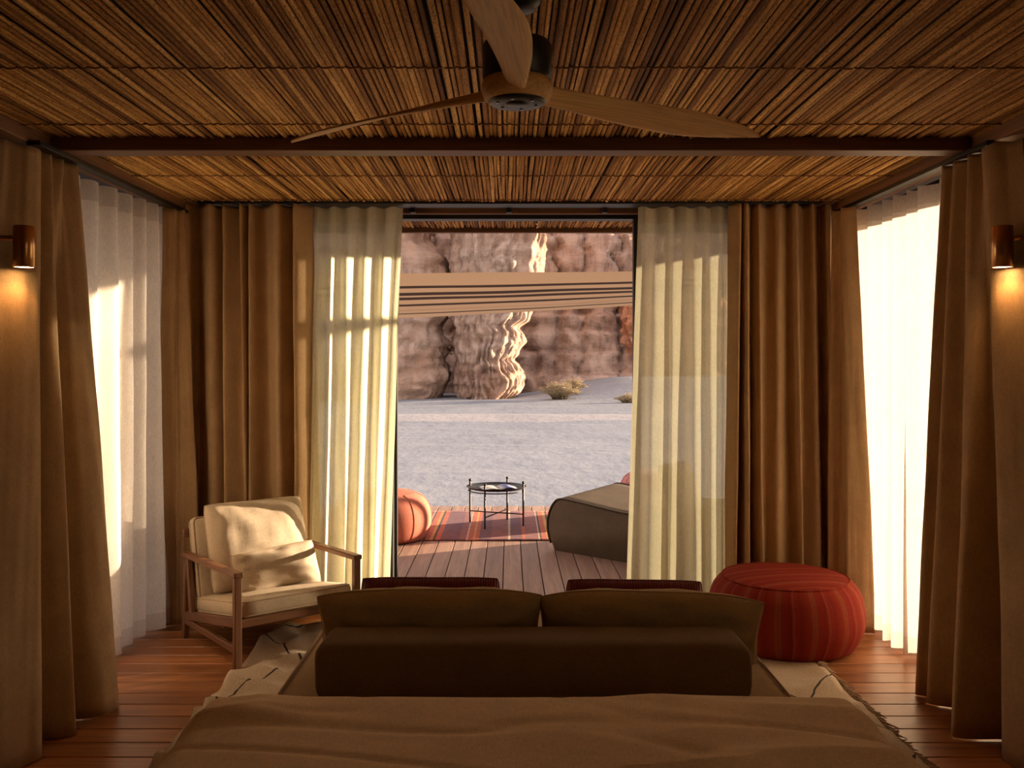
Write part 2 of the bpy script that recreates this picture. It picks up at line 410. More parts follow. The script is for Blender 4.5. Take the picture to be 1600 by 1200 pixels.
def mat_sand():
    m, n, b, o = newmat('sand')
    t = node(n,'ShaderNodeTexCoord'); s = node(n,'ShaderNodeSeparateXYZ'); n.links.new(t.outputs['Object'], s.inputs[0])
    f = noise_tex(n, objco(n,(0.35,1.1,1)), 1.0, 7, 0.65)
    r = ramp(n, [(0.30,(0.228,0.229,0.243)),(0.55,(0.254,0.253,0.268)),(0.75,(0.288,0.284,0.298))]); n.links.new(f, r.inputs[0])
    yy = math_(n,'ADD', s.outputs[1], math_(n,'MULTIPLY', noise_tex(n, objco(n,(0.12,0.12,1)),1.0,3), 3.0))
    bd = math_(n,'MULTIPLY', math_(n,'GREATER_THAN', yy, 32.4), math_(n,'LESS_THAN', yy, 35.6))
    c = mixc(n, math_(n,'MULTIPLY',bd,0.55), r.outputs[0], (0.40,0.345,0.325))  # strip of sunlight across the sand, painted in as a paler colour
    fp = noise_tex(n, objco(n,(2.6,1.4,1)), 1.0, 5, 0.6)
    n.links.new(c, b.inputs['Base Color']); b.inputs['Roughness'].default_value = 1.0; b.inputs['Specular IOR Level'].default_value = 0.0
    h = math_(n,'ADD', fp, math_(n,'MULTIPLY', f, 1.5))
    bump(n, h, 0.5, 0.06, b.inputs['Normal']); return m
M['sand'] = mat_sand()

def mat_pinkpattern():
    m, n, b, o = newmat('pink_pattern')
    t = node(n,'ShaderNodeTexCoord'); s = node(n,'ShaderNodeSeparateXYZ'); n.links.new(t.outputs['Object'], s.inputs[0])
    a = math_(n,'MULTIPLY', math_(n,'ARCTAN2', s.outputs[1], s.outputs[0]), 14/(2*PI))
    fa = math_(n,'ABSOLUTE', math_(n,'SUBTRACT', math_(n,'FRACT',a), 0.5)); fz = math_(n,'ABSOLUTE', math_(n,'SUBTRACT', math_(n,'FRACT', math_(n,'MULTIPLY', s.outputs[2], 5.5)), 0.5))
    d = math_(n,'FRACT', math_(n,'MULTIPLY', math_(n,'ADD', fa, fz), 2.5))
    r = ramp(n, [(0,(0.62,0.27,0.24)),(0.72,(0.62,0.27,0.24)),(0.75,(0.38,0.09,0.09)),(0.95,(0.40,0.10,0.10))]); n.links.new(d, r.inputs[0])
    n.links.new(r.outputs[0], b.inputs['Base Color']); b.inputs['Roughness'].default_value = 0.9; return m
M['pinkpat'] = mat_pinkpattern()
M['pink_top'] = fabric('pink_top', (0.70,0.45,0.40), 200, 0.3, 0.06)

def mat_page():
    m, n, b, o = newmat('printed_page')
    t = node(n,'ShaderNodeTexCoord'); s = node(n,'ShaderNodeSeparateXYZ'); n.links.new(t.outputs['Object'], s.inputs[0])
    u = math_(n,'ADD', math_(n,'MULTIPLY', s.outputs[0], 3.2), math_(n,'MULTIPLY', noise_tex(n, objco(n),16,3),0.25))
    r = ramp(n, [(0,(0.75,0.72,0.68)),(0.12,(0.35,0.33,0.36)),(0.2,(0.7,0.7,0.72)),(0.32,(0.10,0.16,0.45)),(0.40,(0.03,0.05,0.16)),(0.46,(0.20,0.28,0.62)),(0.62,(0.55,0.56,0.62)),(0.7,(0.78,0.75,0.70))]); n.links.new(math_(n,'FRACT',u), r.inputs[0])
    n.links.new(r.outputs[0], b.inputs['Base Color']); b.inputs['Roughness'].default_value = 0.3; return m
M['page'] = mat_page()

# ------------------------------------------------------------------ setting
RX = 2.15          # inner side walls at x = -RX, +RX
YB = -1.6          # wall behind the camera
YD = 6.15          # glass front
ZC = 2.62          # underside of the ceiling boards
def structure(name, vf, m, parent=None, smooth=False, kind=True):
    o = ob(name, me(name, vf[0], vf[1], m, smooth), parent)
    if parent is None: o['kind'] = 'structure'
    return o
# floor: joist base + planks running across the room
floor = structure('floor', box(0,(YB+6.24)/2,-0.10, 4.75, 6.24-YB, 0.12, 0), M['roofdark'])
PW = 0.145
np_ = int((6.22-YB)/PW)
pl_mesh = [me('plank', *box(0,0,0, 4.70, PW-0.006, 0.038, 0.003), M['floor_wood'], False)]
for i in range(np_):
    ob('plank', pl_mesh[0], floor, (0, 6.22-PW*(i+0.5), -0.019-0.0006*rnd(i).random()))
# threshold of the sliding door
trim = structure('trim_1', box(0, YD+0.01, 0.006, 4.5, 0.14, 0.028, 0.004), M['black'])

# ceiling: dark boarding with reed mat under it
ceiling = structure('ceiling', box(0,(YB+7.05)/2, ZC+0.075, 5.3, 7.05-YB, 0.10, 0), M['roofdark'])
def reed_vf(L, r, seed, sides=5, segs=4, amp=0.004):
    q = rnd(seed); v = []; f = []
    for s in range(segs+1):
        ox = q.uniform(-amp,amp); oz = q.uniform(-amp*.6,amp*.6); rr = r*q.uniform(0.85,1.12)
        for k in range(sides):
            A = 2*PI*k/sides+0.3*seed; v.append((ox+rr*math.cos(A), -L/2+L*s/segs, oz+rr*math.sin(A)))
    for s in range(segs):
        for k in range(sides):
            f.append((s*sides+k, (s+1)*sides+k, (s+1)*sides+(k+1)%sides, s*sides+(k+1)%sides))
    f.append(tuple(range(sides))); f.append(tuple(reversed(range(segs*sides, (segs+1)*sides))))
    return v, f
Y_BEAM0, Y_BEAM1 = 4.15, 4.27
L1 = Y_BEAM0-YB+0.04
reed_meshes = [me('reed', *reed_vf(L1, 0.0078+0.0042*(k/11), k), M['reed']) for k in range(12)]
q = rnd(5); x = -RX
while x < RX-0.01:
    k = q.randrange(12); rr = 0.0078+0.0042*(k/11); x += rr*1.03
    ob('reed', reed_meshes[k], ceiling, (x, (YB+Y_BEAM0)/2+q.uniform(-.02,.02), ZC-0.009+q.uniform(-.005,.005)), (0, 0.52*q.randrange(12), q.uniform(-.0009,.0009)))
    x += rr*1.03+(q.uniform(0.003,0.012) if q.random()<0.10 else 0.0)
def reed_mat(name, y0, y1, x0, x1, seed, parent):
    b = MB(); q = rnd(seed); X = x0; i = 0
    while X < x1-0.01:
        rr = q.uniform(0.0078,0.012); X += rr*1.03; i += 1
        v, f = reed_vf(y1-y0, rr, seed*7+i); Z = ZC-0.009+q.uniform(-.005,.005); y = (y0+y1)/2+q.uniform(-.012,.012); sk = q.uniform(-.006,.006)
        b.add([(a+X+sk*c/(y1-y0)*2, c+y, e+Z) for a,c,e in v], f)
        X += rr*1.03+(q.uniform(0.003,0.010) if q.random()<0.10 else 0.0)
    o = b.build(name, M['reed'], parent); o['kind'] = 'stuff'; return o
reed_mat('reed_mat', Y_BEAM1-0.02, 6.02, -RX, RX, 31, ceiling)
def twine(y, seed):
    q = rnd(seed); pts = []; x = -RX+0.01; base = y
    while x < RX-0.01:
        p = q.uniform(0.020,0.055); base = y+0.010*nz(x*1.5,y,seed)+q.uniform(-.004,.004)
        for t,dy,dz in ((0,0.006,0.004),(0.25,-0.002,-0.001),(0.6,-0.006,-0.002),(0.9,-0.002,0.0)):
            pts.append((x+p*t, base+dy, ZC-0.0235+dz*1.5))
        x += p
    return tube(pts, 0.0036, 4)
for k,y in enumerate((0.90, 1.65, 2.40, 3.15, 3.90, 4.98, 5.72)): ob('twine', me('twine', *twine(y,k), M['twine']), ceiling)

# roof beams
structure('trim_2', box(0, (Y_BEAM0+Y_BEAM1)/2, 2.5775, 2*2.09, Y_BEAM1-Y_BEAM0, 0.065, 0.004), M['beam_wood'])
for k,(x,y0,y1,wd) in enumerate(((-2.10,YB,Y_BEAM0,0.10),(2.12,YB,Y_BEAM0,0.10),(-2.075,Y_BEAM1,6.0,0.11),(2.115,Y_BEAM1,6.0,0.11))):
    structure('trim_%d'%(3+k), box(x, (y0+y1)/2, 2.575, wd, y1-y0, 0.07, 0.004), M['beam_wood_y'])
structure('trim_7', box(0, 6.045, 2.585, 4.3, 0.05, 0.05, 0.004), M['beam_wood'])            # strip over the door track
for k,x in enumerate((-0.62,0.0,0.62,-1.4,1.4)): structure('trim_%d'%(20+k), box(x, 6.00, 2.590, 0.035, 0.06, 0.06, 0.004), M['black'])
# door head beam
structure('trim_8', box(0, YD, 2.565, 4.7, 0.10, 0.055, 0.004), M['black'])
for k,x in enumerate((-2.66,2.66)): structure('trim_%d'%(32+k), box(x, (YB+7.05)/2, 2.575, 0.04, 7.05-YB, 0.20, 0.004), M['beam_wood_y'])
# porch fascia
structure('trim_9', box(0, 6.99, 2.60, 5.2, 0.05, 0.062, 0.004), M['beam_wood'])
reed_mat('reed_mat', 6.20, 6.96, -2.3, 2.3, 77, ceiling)

# walls
structure('wall_back', box(0, YB-0.05, 1.3, 4.6, 0.10, 2.64, 0), M['wallpanel'])
YW0, YW1 = 4.02, 5.98
for s,nm in ((-1,'left'),(1,'right')):
    structure('wall_'+nm, box(s*(RX+0.10), ((1.30 if s>0 else YB)+YW0)/2, 1.3, 0.16, YW0-(1.30 if s>0 else YB), 2.64, 0), M['wallpanel'])
    if s>0: structure('wall_right', box(s*(RX+0.10), (YB+0.55)/2, 1.3, 0.16, 0.55-YB, 2.64, 0), M['wallpanel'])
    # corner post
    structure('trim_%d'%(10+(s>0)), box(s*(RX+0.11), (YW1+YD+0.05)/2, 1.3, 0.14, YD+0.05-YW1, 2.64, 0), M['black'])
def frame_window(name, p, axis, a0, a1, z0, z1, mull=(), fw=0.05, fd=0.06):
    """framed pane; axis 'y' = runs along y at x=p, 'x' = runs along x at y=p"""
    def bx(c, hw, zc, hz, d): 
        return box(p,c,zc,d,hw,hz,0.003) if axis=='y' else box(c,p,zc,hw,d,hz,0.003)
    b = MB()
    for z in (z0+fw/2, z1-fw/2): b.add(*bx((a0+a1)/2, a1-a0, z, fw, fd))
    for c in (a0+fw/2, a1-fw/2): b.add(*bx(c, fw, (z0+z1)/2, z1-z0-2*fw, fd))
    root = ob(name, me(name, b.v, b.f, M['black'], False)); root['kind'] = 'structure'
    cuts = [a0+fw]+[m for m in mull]+[a1-fw]
    for m in mull: ob('mullion', me('mullion', *bx(m, 0.04, (z0+z1)/2, z1-z0-2*fw, fd*0.8), M['black'], False), root)
    for c0,c1 in zip(cuts[:-1], cuts[1:]): ob('pane', me('pane', *bx((c0+c1)/2, c1-c0, (z0+z1)/2, z1-z0-2*fw, 0.006), M['glass'], False), root)
    return root
frame_window('window_1', -(RX+0.14), 'y', YW0, YW1, 0.0, 2.56)
frame_window('window_2', (RX+0.14), 'y', YW0, YW1, 0.0, 2.56)
frame_window('window_fill', (RX+0.14), 'y', 0.55, 1.30, 0.0, 2.56, ())  # unseen window, added to bring more daylight onto the bed end
frame_window('window_3', YD-0.02, 'x', -2.18, -0.76, 0.02, 2.54)
frame_window('window_4', YD-0.02, 'x', 0.82, 2.18, 0.02, 2.54)
d1 = frame_window('door_1', YD+0.03, 'x', -2.10, -0.74, 0.022, 2.535, (), 0.045, 0.03)
h = MB(); h.add(*bar((-0.762,YD+0.075,0.92),(-0.762,YD+0.075,1.22),0.018,0.012)); h.add(*box(-0.762,YD+0.058,0.95,0.014,0.03,0.014,0)); h.add(*box(-0.762,YD+0.058,1.19,0.014,0.03,0.014,0))
h.build('door_handle', M['iron'], d1)

# ------------------------------------------------------------------ terrace
deck = structure('trim_12', box(0.2, (6.26+10.28)/2, -0.12, 7.4, 4.02, 0.16, 0), M['roofdark'])
deck.name = 'terrace_floor'
dk = me('plank', *box(0,0,0,0.145-0.007,4.02,0.036,0.003), M['deck_wood'], False)
for i in range(51): ob('plank', dk, deck, (-3.45+0.145*i, 6.27+2.01, -0.018-0.0006*rnd(900+i).random()))
skirt = structure('terrace_fascia', box(0.2, 10.30, -0.2, 7.4, 0.03, 0.36, 0.003), M['deck_wood'])
for i,(x,y) in enumerate(((-3.2,6.6),(-3.2,9.9),(0.2,9.9),(3.6,6.6),(3.6,9.9))): pass

def ground_fn(u, v):
    x = lerp(-1,1,u); y = lerp(0,1,v)
    X = 130*x*abs(x)**0.6; Y = -40+ (170*v**1.0)
    r = 0.05*nz(X*.25,Y*.25,3)+0.03*nz(X*.7,Y*.7,9)+0.16*nz(X*0.05,Y*0.05,1)
    near = sstep(11,16,Y) if Y>0 else 1-sstep(-12,-4,Y)
    inside = 1 if abs(X)>9 else near
    z = -0.42+ r*inside - 0.03*(1-inside)
    z += 0.14*math.exp(-((Y-33)/2.2)**2)*sstep(20,28,Y)
    if Y > 44 and X > 0: z += 1.1*sstep(44,54,Y)*sstep(0,7,X)
    return (X, Y, z)
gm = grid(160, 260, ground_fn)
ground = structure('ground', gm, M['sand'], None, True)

# ------------------------------------------------------------------ rocks and scrub
def rock(name, label, prof, cy, ry, m, seed, nth=150, nz_=120, run=0.34, sharp=2.25):
    zs = [p[0] for p in prof]
    def at(z):
        for a,b in zip(prof[:-1], prof[1:]):
            if a[0] <= z <= b[0]:
                t = (z-a[0])/(b[0]-a[0]); t = t*t*(3-2*t); return lerp(a[1],b[1],t), lerp(a[2],b[2],t)
        return prof[-1][1], prof[-1][2]
    z0, z1 = zs[0], zs[-1]
    cx0 = (prof[0][1]+prof[0][2])/2
    v = []; f = []
    for j in range(nz_+1):
        t = j/nz_; z = z0+(z1-z0)*(t**1.45)
        L, R = at(z); cx = (L+R)/2; rx = (R-L)/2
        for k in range(nth):
            A = 2*PI*k/nth; c = math.cos(A); s = math.sin(A)
            e = (abs(c)**sharp+abs(s)**sharp)**(-1/sharp)
            wv = 0.35*nz(c*2+seed,s*2,z*0.9); rn = abs(nz((c+wv)*5+seed, s*5+wv, z*0.22)); rn2 = abs(nz((c+wv*.6)*13+seed, s*13, z*0.6))
            d = -run*(1.1-rn*2.2) - run*0.5*(0.7-rn2*1.6) + 0.16*nz(c*3, s*3+seed, z*1.4) + 0.13*nz(c*9,s*9+seed,z*3.0) + 0.16*nz(c*1.2,seed,z*3.2) - 0.10*max(0,1-abs(nz(c*2,s*2,z*1.7+seed))*9)
            fr = rx/(abs(rx)+1.0)
            v.append((cx+c*e*(rx+d*fr*0.6)-cx0, s*e*(ry*(0.75+0.25*rx/4)+d), z-z0))
    for j in range(nz_):
        for k in range(nth):
            f.append((j*nth+k, j*nth+(k+1)%nth, (j+1)*nth+(k+1)%nth, (j+1)*nth+k))
    f.append(tuple(reversed(range(nth)))); f.append(tuple(nz_*nth+k for k in range(nth)))
    o = ob(name, me(name, v, f, m), None, (cx0, cy, z0)); tag(o, label, 'rock'); return o
rock('sandstone_outcrop', 'pale pinched sandstone outcrop at the left of the cliff foot', [(-0.7,-13,-3.9),(0.0,-13,-3.4),(0.7,-13,-3.12),(1.4,-13,-3.25),(1.75,-13,-3.5),(2.1,-13,-3.35),(2.7,-13,-3.25),(3.2,-13,-3.5),(3.55,-13,-3.65),(4.1,-13,-3.3),(6.0,-13,-3.0),(7.0,-13,-3.2),(8.4,-13,-4.2),(12,-13,-4.8),(18,-12.5,-5.5),(21,-11,-7)], 51.5, 4.2, M['rock'], 3)
rock('sandstone_outcrop', 'tall layered sandstone outcrop with bulging waist beside the dry bush', [(-0.7,-2.75,0.15),(0.2,-3.0,0.85),(0.8,-3.05,0.92),(1.4,-3.05,0.72),(1.72,-2.95,0.35),(2.0,-3.05,0.62),(2.6,-3.1,0.95),(3.1,-3.1,0.9),(3.42,-3.0,0.66),(3.9,-3.2,1.2),(5.2,-3.2,1.75),(6.5,-3.3,2.0),(8.4,-3.3,2.15),(12,-3.3,2.0),(18,-3.0,1.6),(22,-2,0.6)], 51.2, 4.0, M['rock'], 11, 230, 200)
rock('sandstone_boulder', 'orange red overhanging boulder at the right end of the cliff', [(0.0,8.6,13.5),(1.5,8.0,14),(2.1,7.3,14.5),(3.2,6.95,14.8),(4.5,7.05,14.5),(5.7,7.4,14),(6.9,8.3,13),(7.9,9.5,12)], 60.0, 2.8, M['redrock'], 23, 140, 90, 0.75, 3.2)
def cliff_fn(u, v):
    X = lerp(-45, 24, u); z = -0.9+24*v**1.15
    led = 0
    for k,(zl,st) in enumerate(((0.9,0.5),(2.2,0.7),(3.3,0.6),(4.6,0.9),(6.9,0.8),(10,1.2),(14,1.0),(18,1.2))):
        led += st*sstep(zl-0.12, zl+0.12, z+0.35*nz(X*0.12,k*3.1,0))
    b = 1.8*nz(X*0.10,z*0.06,7)+0.9*nz(X*0.30,z*0.2,2)+0.40*nz(X*0.8,z*0.9,5)+0.16*nz(X*2.2,z*1.6,8)
    b += 0.9*max(0, 0.16-abs(nz(X*0.42+2+0.3*nz(X,z,3),z*0.07,4)))*6 + 0.35*max(0,0.12-abs(nz(X*1.1,z*0.5+7,2)))*6
    slope = 1.0*max(0, 1.2-z)*sstep(0,6,X)
    end = 0.40*max(0,X-6.2)+10*sstep(18,24,X)**2
    return (X, 58.0+led*0.75+b-slope+end, z)
cl = ob('sandstone_cliff', me('sandstone_cliff', *grid(330,150,cliff_fn), M['cliff'])); tag(cl, 'long grey pink cliff wall with level ledges behind the outcrops', 'cliff')
def bush(loc, w_, h_, n, label, seed):
    q = rnd(seed); b = MB()
    for i in range(n):
        a = q.uniform(0,2*PI); r0 = q.uniform(0,0.15)*w_; lean = q.uniform(0.2,1.0)
        p0 = Vector((math.cos(a)*r0, math.sin(a)*r0*0.6, -0.05)); p2 = Vector((math.cos(a)*w_*0.5*lean, math.sin(a)*w_*0.32*lean, h_*(1.15-0.75*lean)*q.uniform(.7,1.1)))
        p1 = (p0+p2)/2+Vector((q.uniform(-.06,.06)*w_, q.uniform(-.06,.06)*w_, h_*0.22))
        b.add(*tube([p0,p1,p2], [0.016,0.011,0.004], 3))
        for k in range(3):
            t = q.uniform(.4,.95); s = p0.lerp(p2,t)+Vector((0,0,h_*0.12)); e = s+Vector((q.uniform(-.14,.14)*w_, q.uniform(-.1,.1)*w_, q.uniform(.02,.2)*h_))
            b.add(*tube([s,e],[0.010,0.003],3))
    t = thing('dry_bush', label, 'bush', loc); o = b.build('twigs', M['scrub'], t); o['kind'] = 'stuff'; return t
bush((2.55,46.8,-0.28), 2.3, 0.85, 240, 'large straw coloured dry bush at the foot of the layered outcrop', 1)
bush((3.4,48.3,-0.02), 1.5, 0.8, 130, 'medium dry bush just behind the largest straw coloured one', 2)
bush((5.75,44.8,-0.38), 1.6, 0.42, 130, 'low dark scrub bush alone on the sand at right', 3)

# ------------------------------------------------------------------ awning outside
def awn():
    root = thing('awning', 'brown striped cloth shade sail stretched across the terrace', 'awning', (0.1,8.95,0))
    def fn(u, v):
        X = lerp(-2.7,2.75,u); y = lerp(7.6,10.3,v)
        zn = 2.345+0.009*X; zf = 2.195+0.056*X-0.05*math.sin(PI*u)
        z = lerp(zn,zf,v)-0.045*math.sin(PI*v)*(1-0.5*u)-0.012*math.sin(PI*u)*(1-v)+0.008*nz(X*1.2,y*2,4)
        return (X, y-8.95+0.05*math.sin(PI*u)*(v-0.5)*-1, z)
    v, f = grid(60, 30, fn); mesh = me('cloth', v, f, M['awning'])
    uv = mesh.uv_layers.new(name='UVMap')
    for lp in mesh.loops:
        i = lp.vertex_index; uv.data[lp.index].uv = ((i%61)/60, (i//61)/30)
    ob('cloth', mesh, root)
    for x,y,zt in ((-2.78,7.55,2.36),(2.83,7.55,2.40),(-2.78,10.2,2.05),(2.83,10.2,2.46)):
        ob('pole', me('pole', *tube([(x,y-8.95,0.0),(x+0.01,y-8.95,1.2),(x,y-8.95,zt)],[0.034,0.031,0.028],10), M['pole_wood']), root)
awn()

# ------------------------------------------------------------------ curtains
def curtain(name, label, group, top, bot, z0, z1, mats, seed, rows=34, per=9, heading=0.085, hem=0.0, ease=0.9, thick=0.0):
    cx = sum(p[0] for p in top)/len(top); cy = sum(p[1] for p in top)/len(top)
    root = thing(name, label, 'curtain', (cx,cy,z0), 0, group)
    T = catmull(top, per); B = catmull(bot, per); N = len(T); H = z1-z0
    q = rnd(seed)
    kh = 3; vs = [heading/H*k/kh for k in range(kh+1)]
    lo = 1-hem/H if hem else 1
    vs += [lerp(heading/H, lo, ((k+1)/rows)) for k in range(rows)]
    if hem: vs += [lo+(1-lo)*.5, 1.0]
    V = []
    for v in vs:
        w_ = max(0,(v-heading/H*0.5))**ease
        row = []
        for i in range(N):
            u = i/(N-1)
            x = lerp(T[i][0],B[i][0],w_)+0.012*w_*nz(u*9+seed, v*2.2, 1.3)+0.004*nz(u*30,v*5,seed)
            y = lerp(T[i][1],B[i][1],w_)+0.012*w_*nz(u*9+seed, v*2.2, 7.3)+0.004*nz(u*30,v*5,seed+4)
            z = lerp(z1,z0,v)+(0.006*math.sin(i/per*PI) if v==0 else 0)
            if v>0.985: z += 0.003*(1+nz(u*14,seed,2))
            row.append((x-cx,y-cy,z-z0))
        V.append(row)
    def sub(a, b, nm, m):
        vv = [p for r in V[a:b+1] for p in r]; ff = []
        for j in range(b-a):
            for i in range(N-1): ff.append((j*N+i, (j+1)*N+i, (j+1)*N+i+1, j*N+i+1))
        o = ob(nm, me(nm, vv, ff, m), root)
        if thick: solidify(o, thick, 0)
        return o
    end = len(V)-1
    if mats[0] is mats[1]: sub(0, end, 'panel', mats[0]); return root
    sub(0, kh, 'heading', mats[1])
    if hem: sub(kh, end-2, 'panel', mats[0]); sub(end-2, end, 'hem', mats[1])
    else: sub(kh, end, 'panel', mats[0])
    return root
def pleats(p0, p1, n, a_top, a_bot, seed, b0=None, b1=None, jit=0.35):
    """alternating nose/valley nodes along p0-p1 (top) and b0-b1 (hem)"""
    q = rnd(seed); b0 = b0 or p0; b1 = b1 or p1
    cuts = [0]
    for i in range(2*n): cuts.append(cuts[-1]+1+q.uniform(-jit,jit))
    cuts = [c/cuts[-1] for c in cuts]
    d = Vector((p1[0]-p0[0], p1[1]-p0[1])); nrm = Vector((d.y,-d.x)).normalized()
    T = []; B = []
    for i,c in enumerate(cuts):
        s = 1 if i%2 else -1
        at = a_top*q.uniform(.7,1.25); ab = a_bot*q.uniform(.35,1.4); sh = q.uniform(-.25,.25)/n
        T.append((lerp(p0[0],p1[0],c)+nrm.x*s*at, lerp(p0[1],p1[1],c)+nrm.y*s*at))
        cb = min(1,max(0,c+(sh if 0<i<2*n else 0)))
        B.append((lerp(b0[0],b1[0],cb)+nrm.x*s*ab, lerp(b0[1],b1[1],cb)+nrm.y*s*ab))
    return T, B
DR = (M['drape'], M['drape']); SS = (M['sheer_side'], M['sheer_side_band']); SR = (M['sheer_rear'], M['sheer_rear_band'])
ZT = 2.525
# rails
for nm,lab,vf in (('curtain_rail','black curtain rail along the left side windows', box(-2.03,4.96,2.535,0.06,2.0,0.022,0.003)),
                  ('curtain_rail','black curtain rail along the right side windows', box(2.07,4.96,2.535,0.06,2.0,0.022,0.003)),
                  ('curtain_rail','black curtain rail above the open terrace door', box(0,5.88,2.598,3.9,0.16,0.024,0.003))):
    tag(ob(nm, me(nm, vf[0], vf[1], M['black'], False)), lab, 'curtain rail')
# side sheers
T,B = pleats((-2.20,4.03),(-2.08,5.72),10,0.030,0.058,41,(-2.20,4.06),(-2.09,5.70))
curtain('sheer_curtain','white sheer curtain across the left side window','sheer curtains at the side windows',T,B,0.02,ZT,SS,1,heading=0.10,hem=0.10)
T,B = pleats((2.14,5.72),(2.24,4.03),10,0.034,0.060,47,(2.15,5.66),(2.24,4.05))
curtain('sheer_curtain','white sheer curtain glowing across the right side window','sheer curtains at the side windows',T,B,0.02,ZT,SS,2,heading=0.10,hem=0.10)
# rear sheers
T,B = pleats((-1.27,5.90),(-0.675,5.90),5,0.020,0.045,53,(-1.29,5.88),(-0.76,5.84))
curtain('sheer_curtain','greenish linen sheer curtain left of the open door','sheer curtains at the door',T,B,0.015,2.58,SR,3,heading=0.10)
T,B = pleats((0.825,5.90),(1.40,5.90),5,0.020,0.045,59,(0.74,5.84),(1.42,5.88))
curtain('sheer_curtain','greenish linen sheer curtain right of the open door','sheer curtains at the door',T,B,0.015,2.58,SR,4,heading=0.10)
# sheer over the unseen window added for fill daylight near the bed
T,B = pleats((2.10,1.38),(2.10,0.48),6,0.020,0.045,147); curtain('sheer_curtain','white sheer curtain over the added fill window beside the bed head',None,T,B,0.02,ZT,SS,22,rows=10,per=5,heading=0.10)
# rear drapes
T,B = pleats((-2.07,5.83),(-1.24,5.83),7,0.050,0.070,63,(-2.08,5.88),(-1.20,5.87),jit=0.75)
curtain('drape','brown drape left of the greenish sheer, behind the armchair','heavy brown drapes',T,B,0.003,2.585,DR,5,thick=0.003)
T,B = pleats((1.39,5.83),(2.04,5.83),7,0.050,0.080,69,(1.36,5.78),(2.06,5.80),jit=0.75)
curtain('drape','brown drape right of the greenish sheer, behind the red pouf','heavy brown drapes',T,B,0.003,2.585,DR,6,thick=0.003)
# corner drapes on the side rails
curtain('drape','narrow brown drape in the left rear corner beside the white sheer','heavy brown drapes',
    [(-2.08,5.58),(-2.02,5.62),(-2.03,5.66),(-1.99,5.70),(-2.02,5.76)], [(-2.11,5.56),(-2.03,5.62),(-1.97,5.64),(-1.89,5.70),(-2.0,5.78)],0.003,ZT,DR,7,thick=0.003,per=12)
curtain('drape','narrow brown drape in the right rear corner behind the red pouf','heavy brown drapes',
    [(2.02,5.76),(1.99,5.70),(2.03,5.64),(2.00,5.58),(2.06,5.50)], [(1.98,5.76),(1.95,5.68),(2.02,5.64),(2.02,5.50),(2.15,5.44)],0.003,ZT,DR,8,thick=0.003,per=12)
# near drapes: broad folds flaring towards the floor
curtain('drape','large brown drape at the left side under the brass lamp','heavy brown drapes',
    [(-2.12,3.86),(-2.10,3.92),(-2.055,3.98),(-2.05,4.06),(-2.09,4.10),(-2.045,4.15),(-2.09,4.20),(-2.04,4.25),(-2.08,4.29),(-2.03,4.36),(-2.06,4.42)],
    [(-2.03,3.42),(-1.96,3.50),(-1.91,3.64),(-1.90,3.76),(-2.12,3.86),(-1.93,3.93),(-1.86,3.99),(-2.13,4.10),(-1.85,4.16),(-1.81,4.30),(-2.0,4.40)],0.002,ZT,DR,9,thick=0.004,per=12,ease=0.85)
curtain('drape','large brown drape at the right side under the brass lamp','heavy brown drapes',
    [(2.09,4.46),(2.05,4.38),(2.10,4.33),(2.05,4.27),(2.10,4.20),(2.05,4.14),(2.10,4.09),(2.055,4.03),(2.05,3.96),(2.10,3.90),(2.13,3.84)],
    [(2.06,4.52),(1.95,4.45),(2.03,4.40),(1.96,4.33),(2.12,4.22),(1.96,4.05),(1.89,3.93),(2.12,3.90),(1.99,3.74),(2.0,3.56),(2.06,3.42)],0.002,ZT,DR,10,thick=0.004,per=12,ease=0.85)

# ------------------------------------------------------------------ wall lamps
def lamp(x, y, s, label):
    zb, zt = 1.985, 2.155; r = 0.042
    t = thing('wall_lamp', label, 'lamp', (x,y,zb), 0)
    H = zt-zb
    ob('shade', me('shade', *lathe([(r-0.003,0.008),(r-0.002,0),(r,0.001),(r,H-0.002),(r-0.002,H),(0.004,H+0.001)],40,cap0=False), M['brass']), t)
    ob('diffuser', me('diffuser', *lathe([(r-0.004,0.003),(r-0.004,0.006)],32), M['glow'],False), t)
    d = abs(s*RX-x)
    ob('arm', me('arm', *tube([(s*r*0.9,0,H*0.72),(s*(d-0.005),0,H*0.72)],0.011,12), M['brass']), t)
    ob('wall_plate', me('wall_plate', *bar((s*(d-0.012),0,H*0.72-0.06),(s*(d-0.012),0,H*0.72+0.06),0.06,0.014,0.004,(1,0,0)), M['brass'],False), t)
    ld = bpy.data.lights.new('lamp_light','SPOT'); lo = bpy.data.objects.new('lamp_light', ld); COL.objects.link(lo); lo.parent = t
    lo.location = (0,0,-0.004); ld.energy = 0.7; ld.color = (1.0,0.46,0.15); ld.spot_size = math.radians(125); ld.spot_blend = 0.6; ld.shadow_soft_size = 0.03
lamp(-1.985, 3.80, -1, 'brass cylinder wall lamp at the left drape')
lamp(2.02, 3.80, 1, 'brass cylinder wall lamp at the right drape')

